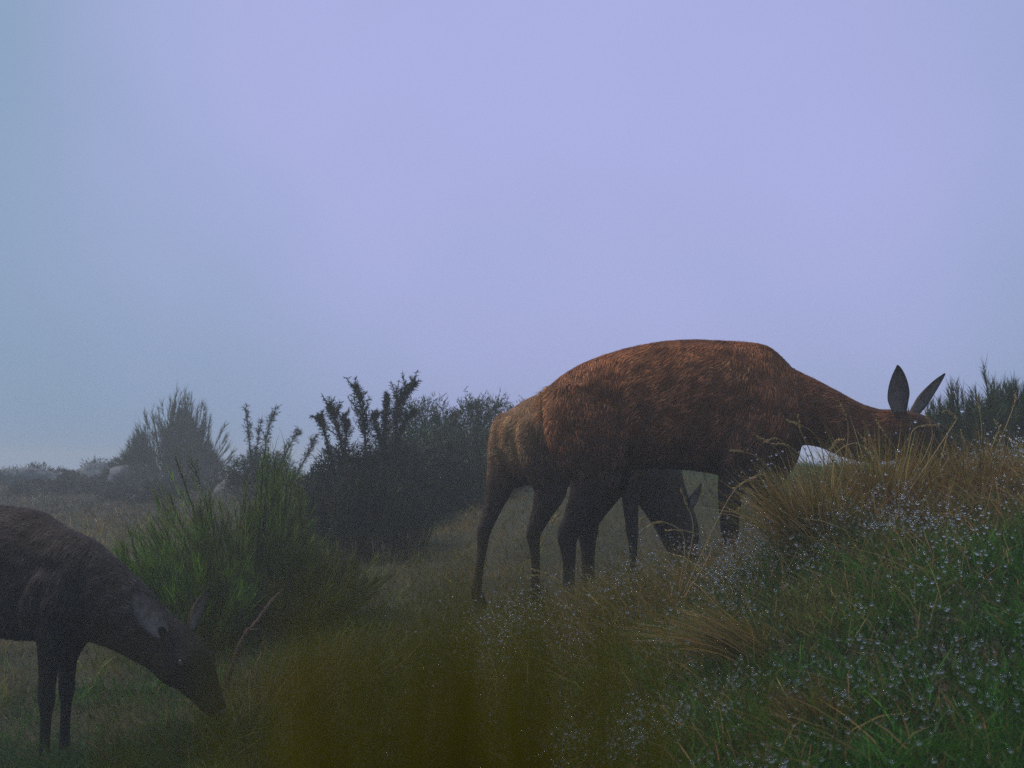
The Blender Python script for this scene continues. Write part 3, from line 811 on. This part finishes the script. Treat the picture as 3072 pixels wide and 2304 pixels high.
GREEN = np.array((.046, .132, .012)); OLIVE = np.array((.120, .102, .008)); TAN = np.array((.37, .24, .085)); BROWN = np.array((.18, .095, .034))
def turf(n, dmin, dmax, power, lmin, lmax, wmin, wmax, name, label):
    p = scatter(n, dmin, dmax, power)
    x, y = p.T
    z = hgt(x, y)
    patch = vnoise(x, y, 2.6, 9.0); patch2 = vnoise(x, y, 6.5, 17.0); fine = vnoise(x, y, 22.0, 5.0)
    d = unit(np.c_[rng.normal(-.10, .38, n), rng.normal(0, .38, n), np.ones(n)])
    tall = (0.55 + .9 * patch2) * (0.75 + .5 * fine)
    ln = rng.uniform(lmin, lmax, n) * tall
    wd = rng.uniform(wmin, wmax, n) * np.clip(y / 5.5, 1, 3.5)
    ln = ln * np.clip(y / 8, 1, 1.8)
    an = rng.uniform(0, 2 * np.pi, n)
    droop = np.c_[np.cos(an), np.sin(an), -np.full(n, .55)] * (ln * rng.uniform(.1, .6, n))[:, None]
    V, T, tips, k = blades(np.c_[x, y, z - .004], d, ln, wd, droop, 2, taper=.4)
    # what grows where: green near us and low right, olive on the track, bleached on the left slope
    track = np.exp(-((x + .25 - .05 * y) / .55) ** 2) * np.clip((y - 1.6) / 1.2, 0, 1)
    left = np.clip((-x - 1.0 - .08 * y) / .8, 0, 1) * np.clip((y - 3.6) / 1.2, 0, 1)
    bk = bank(x, y)
    back = np.clip((y - 4.6) / 1.2, 0, 1) * np.clip(1 - np.abs(x + .1) / 2.2, 0, 1)
    wt = np.clip(track * 1.1 + back + (patch - .5) * 1.1, 0, 1)[:, None]
    c = GREEN * (1 - wt) + (OLIVE * (1 - .4 * back[:, None]) + TAN * .3 * back[:, None]) * wt
    wl = np.clip(left * .85 + bk * .18 + (patch2 - .68) * .7 * (x < .9), 0, 1)[:, None]
    c = c * (1 - wl) + (TAN * .75 + BROWN * .25) * wl
    far_l = (left * np.clip((y - 6.5) / 4, 0, 1))[:, None] * .85
    c = c * (1 - far_l) + np.array((.085, .078, .058)) * far_l
    dry = rng.random(n) < (.05 + .10 * bk + .05 * track)
    c[dry] = BROWN * rng.uniform(.6, 1.6, (dry.sum(), 1))
    c = c * (0.5 + 1.0 * fine)[:, None] * (.75 + .5 * patch2)[:, None]
    o = mesh_tris(name, V, T, M_GRASS, None, np.repeat(vary(c, n, .30, .10), k, 0))
    tag(o, label, "grass", kind="stuff")
    return tips
turf(175000, 1.25, 4.2, 1.15, .028, .075, .0018, .0036, "turf_grass", "short wet green grass covering the near slope and the track")
turf(80000, 4.0, 19.0, 0.9, .04, .10, .0028, .0055, "slope_grass", "bleached olive grass on the slopes behind the deer")

# rough bank: fine bent stems of dry grass
def rough(n, keep, lmin, lmax, wmin, wmax, lean, name, label, colr, dmin=1.6, dmax=5.2):
    p = scatter(n, dmin, dmax, .7, keep=keep)
    x, y = p.T; z = hgt(x, y)
    d = unit(np.c_[rng.normal(lean, .55, n), rng.normal(-.05, .5, n), np.ones(n)])
    ln = rng.uniform(lmin, lmax, n) * (0.6 + .8 * vnoise(x, y, 5.0, 31.0))
    an = rng.normal(np.pi, 1.5, n)
    droop = np.c_[np.cos(an), np.sin(an) * .8, -np.full(n, .6)] * (ln * rng.uniform(.1, .6, n))[:, None]
    V, T, tips, k = blades(np.c_[x, y, z - .005], d, ln, rng.uniform(wmin, wmax, n), droop, 3, taper=.35)
    o = mesh_tris(name, V, T, M_STRAW, None, np.repeat(vary(colr(n), n, .35, .10), k, 0))
    tag(o, label, "grass", kind="stuff")
    return tips
def mixcol(a, b, w): return lambda n: np.where((rng.random(n) < w)[:, None], a, b)
tips1 = rough(17000, lambda x, y: bank(x, y) * np.clip(vnoise(x, y, 3.0, 44) * 1.6 - .2, 0, 1), .06, .15, .0012, .0024, -.15, "rough_grass", "tawny tangled grass over the rough bank", mixcol(TAN * .85, GREEN * 1.15, .45))
tips2 = rough(6000, lambda x, y: np.exp(-((x - 1.55) / .62) ** 2 - ((y - 3.6) / .45) ** 2), .10, .24, .0013, .0026, -.22, "crest_grass", "long rusty grass along the crest in front of the muzzle", mixcol(TAN, BROWN * 1.3, .6), 2.6, 5.0)
tips3 = rough(6000, lambda x, y: np.exp(-((x - .30) / .28) ** 2 - ((y - 3.7) / .5) ** 2), .12, .26, .0013, .0024, -.10, "rough_grass", "thin olive grass before the hooves of the large deer", mixcol(OLIVE * 1.2, TAN * .8, .6), 2.8, 4.6)
tips4 = rough(1800, lambda x, y: np.exp(-((x + .75) / .25) ** 2 - ((y - 3.6) / .45) ** 2), .14, .28, .0014, .0026, .45, "rough_grass", "straw grass flopping over at the edge of the track", mixcol(TAN * .6, OLIVE * 1.1, .35), 2.8, 4.8)

tips5 = rough(4200, lambda x, y: np.exp(-((x + 1.25) / .42) ** 2 - ((y - 3.05) / .32) ** 2), .09, .20, .0016, .0030, .05, "rough_grass", "dark green grass round the young deer's hooves and muzzle", mixcol(GREEN * .6, OLIVE * .5, .7), 2.3, 4.2)

# tussocks one can point at
def tussock(label, base, n, lmin, lmax, lean, spread, colr, wid=(.0014, .0028), seed=1, droopk=.5, heads=True):
    g2 = np.random.default_rng(seed)
    root = thing("grass_tussock", label, "grass tussock", base, 0, "grass tussocks on the bank")
    an = g2.uniform(0, 2 * np.pi, n); r = np.abs(g2.normal(0, spread, n))
    bp_ = np.c_[np.cos(an) * r, np.sin(an) * r * .8, np.full(n, -.02)]
    d = unit(np.c_[np.cos(an) * .42 * g2.random(n) * 1.4 + g2.normal(lean, .22, n), np.sin(an) * .4 * g2.random(n) + g2.normal(-.05, .15, n), np.ones(n)])
    ln = g2.uniform(lmin, lmax, n)
    droop = np.c_[g2.normal(lean * .8, .4, n), g2.normal(0, .3, n), -np.full(n, .7)] * (ln * g2.uniform(.05, droopk, n))[:, None]
    V, T, tips, k = blades(bp_, d, ln, g2.uniform(*wid, n), droop, 4, taper=.35)
    c = vary(colr(n), n, .33, .1)
    mesh_tris("blades", V, T, M_STRAW, root, np.repeat(c, k, 0))
    return root, tips + np.asarray(base)

def stalk(root, pts, colr=(.46, .33, .15), r=.0016, head=.055):
    """one flowering stem: a thin bent culm and a narrow seed head of small spikelets"""
    base = np.array(root.location)
    C = catmull(pts, 5) - base
    parts_ = []
    Vt, Tt = tube(C, np.linspace(r * 1.1, r * .65, len(C)), 5)
    parts_.append((Vt, Tt, np.repeat([colr], len(Vt), 0)))
    L = np.r_[0, np.cumsum(np.linalg.norm(np.diff(C, axis=0), axis=1))]
    s = L[-1] - head * rng.random(34) ** .9
    q = np.c_[[np.interp(s, L, C[:, i]) for i in range(3)]].T
    tg = unit(C[-1] - C[-2])
    dd = unit(tg + rng.normal(0, .35, (34, 3)))
    V, T, _, k = blades(q, dd, rng.uniform(.006, .012, 34), .0028, np.zeros((34, 3)), 2, taper=.2)
    parts_.append((V, T, np.repeat(vary(np.array(colr) * 1.15, 34, .2), k, 0)))
    V, T, C3 = join(parts_)
    mesh_tris("flower_stalk", V, T, M_STRAW, root, C3)

def tcol(a, b, w, s=5):
    g2 = np.random.default_rng(s)
    return lambda n: np.where((g2.random(n) < w)[:, None], a, b)
DEWTIPS = [tips1, tips1, tips1, tips2, tips3, tips3]
tb = on(2440, 3.12)
t1_, tp = tussock("large tawny tussock fanning up-slope in front of the deer's chest", tb, 1200, .13, .37, -.30, .055, tcol(TAN * 1.05, OLIVE * 1.25, .62), seed=71)
DEWTIPS.append(tp[::3])
for q in [[(2440, 1600), (2405, 1420), (2340, 1320), (2290, 1328)], [(2445, 1600), (2440, 1400), (2400, 1290), (2395, 1248)], [(2450, 1590), (2480, 1400), (2560, 1330), (2630, 1380)],
          [(2450, 1590), (2470, 1400), (2440, 1300), (2360, 1260)], [(2455, 1590), (2520, 1420), (2545, 1290), (2525, 1215)], [(2420, 1600), (2340, 1480), (2260, 1440), (2200, 1465)],
          [(2430, 1590), (2300, 1400), (2230, 1356), (2190, 1352)], [(2420, 1610), (2330, 1530), (2250, 1510), (2205, 1530)], [(2440, 1590), (2430, 1430), (2375, 1345), (2320, 1330)],
          [(2450, 1590), (2475, 1410), (2500, 1330), (2530, 1318)], [(2440, 1590), (2350, 1390), (2310, 1330), (2270, 1310)]]:
    stalk(t1_, [tb + np.array((.0, 0, .02))] + [P(u, v, 3.1 - .03 * i) for i, (u, v) in enumerate(q[1:])])
tb = on(2660, 3.25)
t2_, tp = tussock("rusty tussock beside the grazing muzzle on the crest", tb, 900, .10, .25, -.40, .09, tcol(TAN * .9, BROWN * 1.4, .55), seed=72)
DEWTIPS.append(tp[::2])
for q in [[(2660, 1480), (2640, 1400), (2600, 1330), (2570, 1295)], [(2680, 1480), (2720, 1360), (2740, 1290), (2790, 1275), (2815, 1280)], [(2690, 1480), (2790, 1330), (2780, 1250), (2777, 1235)],
          [(2670, 1480), (2690, 1380), (2660, 1310), (2630, 1262)], [(2700, 1480), (2850, 1290), (2870, 1250), (2845, 1232), (2830, 1235)]]:
    stalk(t2_, [tb + np.array((.0, 0, .02))] + [P(u, v, 3.22) for i, (u, v) in enumerate(q[1:])])
tb = on(2640, 3.35)
t9_, tp = tussock("tall pale tussock standing under the large deer's throat", tb, 900, .20, .42, -.18, .07, tcol(TAN, OLIVE * 1.2, .6), seed=79)
DEWTIPS.append(tp[::2])
tb = on(2930, 3.45)
t3_, tp = tussock("upright straw tussock on the crest before the broom", tb, 700, .12, .32, -.15, .12, tcol(TAN * .85, OLIVE, .6), seed=73)
DEWTIPS.append(tp[::2])
for q in [[(2940, 1450), (2945, 1300), (2935, 1190)], [(2960, 1450), (3000, 1320), (3045, 1215), (3050, 1180)], [(2920, 1450), (2900, 1350), (2880, 1290)], [(2990, 1450), (3010, 1340), (2985, 1260)], [(2960, 1450), (2975, 1340), (3000, 1280)]]:
    stalk(t3_, [tb + np.array((.0, 0, .02))] + [P(u, v, 3.42) for i, (u, v) in enumerate(q[1:])])
tb = on(2270, 2.55)
t4_, tp = tussock("yellowed tussock combed flat on the middle of the bank", tb, 420, .10, .26, -1.0, .05, tcol(TAN, OLIVE * 1.5, .6), seed=74, wid=(.0016, .0030))
DEWTIPS.append(tp)
tb = on(2020, 3.2)
t5_, tp = tussock("loose dewy tuft with bent stalks below the second deer's head", tb, 260, .10, .22, -.25, .07, tcol(TAN * .9, OLIVE, .5), seed=75)
DEWTIPS += [tp, tp]
for q in [[(2030, 1720), (2075, 1600), (2055, 1510), (2040, 1470)], [(2040, 1720), (2050, 1620), (1990, 1565), (1950, 1570), (1938, 1582)], [(2100, 1720), (2130, 1640), (2050, 1590), (1995, 1590)], [(2030, 1720), (2180, 1500), (2260, 1430), (2290, 1425)]]:
    stalk(t5_, [tb + np.array((.0, 0, .02))] + [P(u, v, 3.15) for i, (u, v) in enumerate(q[1:])])
tb = on(1720, 3.3)
t6_, tp = tussock("thin olive tuft in front of the large deer's hind hooves", tb, 420, .12, .27, -.20, .09, tcol(OLIVE * 1.3, TAN * .8, .6), seed=76)
DEWTIPS.append(tp)
for q in [[(1700, 1850), (1660, 1745), (1620, 1712), (1590, 1702)], [(1720, 1850), (1690, 1760), (1640, 1725), (1580, 1722)]]:
    stalk(t6_, [tb + np.array((.0, 0, .02))] + [P(u, v, 3.25) for i, (u, v) in enumerate(q[1:])])
tb = on(900, 3.5)
t7_, tp = tussock("straw-coloured tussock drooping beside the track", tb, 420, .12, .26, .35, .07, tcol(TAN * .8, OLIVE * 1.3, .5), seed=77, droopk=.9)
tb = on(2480, 2.05)
t8_, tp = tussock("short brown tussock low on the bank above the green turf", tb, 330, .06, .16, -.3, .05, tcol(BROWN * 1.4, OLIVE, .6), seed=78)
DEWTIPS.append(tp)

# tall blades standing right before the lens
tb = np.array((-.008, .14, float(hgt(np.array([-.008]), np.array([.14]))[0])))
near = thing("grass_clump", "tall olive grass clump rising out of focus over the track", "grass clump", tb)
g2 = np.random.default_rng(91)
nn = 500
bp_ = np.c_[g2.normal(0, .0150, nn), g2.normal(0, .014, nn), np.zeros(nn) - .02]
top_z = CAM_Z - tb[2] + .02 - .002 - np.abs(g2.normal(0, .016, nn))
V, T, _, k = blades(bp_, unit(np.c_[g2.normal(0, .012, nn), g2.normal(0, .012, nn), np.ones(nn)]), top_z, g2.uniform(.0014, .0032, nn), np.c_[g2.normal(0, .006, nn), g2.normal(0, .006, nn), np.full(nn, -.004)], 8, taper=.3)
mesh_tris("blades", V, T, M_GRASS, near, np.repeat(vary((.135, .112, .010), nn, .12, .05), k, 0))

# ------------------------------------------------------------------ dew
bm = bmesh.new(); bmesh.ops.create_icosphere(bm, subdivisions=1, radius=1)
SV = np.array([q.co[:] for q in bm.verts]); ST = np.array([[q.index for q in fa.verts] for fa in bm.faces]); bm.free()
SV = unit(SV)
tp = np.concatenate(DEWTIPS)
cl_ = vnoise(tp[:, 0], tp[:, 1], 4.5, 63.0) + .35 * vnoise(tp[:, 0], tp[:, 1], 12.0, 13.0)
w = np.clip(cl_ - .55, 0, 1) ** 1.3 + .01
ND = 9500
pick = rng.choice(len(tp), ND, p=w / w.sum(), replace=False)
dp = tp[pick] + np.c_[rng.normal(0, .004, (ND, 2)), rng.uniform(.0, .03, ND)]
q = scatter(1500, 1.3, 3.2, 1.02, keep=lambda x, y: np.clip(x * .6 + .35, 0, 1) * np.clip(vnoise(x, y, 5.0, 81.0) * 2 - .8, 0, 1))
dp = np.r_[dp, np.c_[q, hgt(q[:, 0], q[:, 1]) + rng.uniform(.02, .06, len(q))]]
dp = dp[dp[:, 1] > 1.55]
ND = len(dp)
rd = np.exp(rng.normal(math.log(.0029), .32, ND))
V = (SV[None] * (rd[:, None, None] * np.array((1, 1, .92))) + dp[:, None]).reshape(-1, 3)
T = (ST[None] + (np.arange(ND) * len(SV))[:, None, None]).reshape(-1, 3)
dew = mesh_tris("dew_drops", V, T, M_DEW, smooth=True)
tag(dew, "glistening dew drops hanging all over the bank grass", "dew", kind="stuff")

# ------------------------------------------------------------------ hill fog
lo = float(GZ.min()) - 1.0
x0, x1, y0, y1, z0, z1 = -85, 85, -80, 90, lo, 1.95
V = np.array([(x, y, z) for x in (x0, x1) for y in (y0, y1) for z in (z0, z1)])
T = [(0, 1, 3), (0, 3, 2), (4, 6, 7), (4, 7, 5), (0, 4, 5), (0, 5, 1), (2, 3, 7), (2, 7, 6), (0, 2, 6), (0, 6, 4), (1, 5, 7), (1, 7, 3)]
m = bpy.data.materials.new("fog"); m.use_nodes = True
n = m.node_tree; n.nodes.remove(n.nodes["Principled BSDF"])
pv = n.nodes.new("ShaderNodeVolumePrincipled")
pv.inputs["Color"].default_value = (.97, .98, 1.0, 1)
pv.inputs["Density"].default_value = 0.014
n.links.new(pv.outputs[0], n.nodes["Material Output"].inputs["Volume"])
haze = mesh_tris("haze", V, T, m)
tag(haze, "thin cold fog lying over the hillside", "fog", kind="stuff")
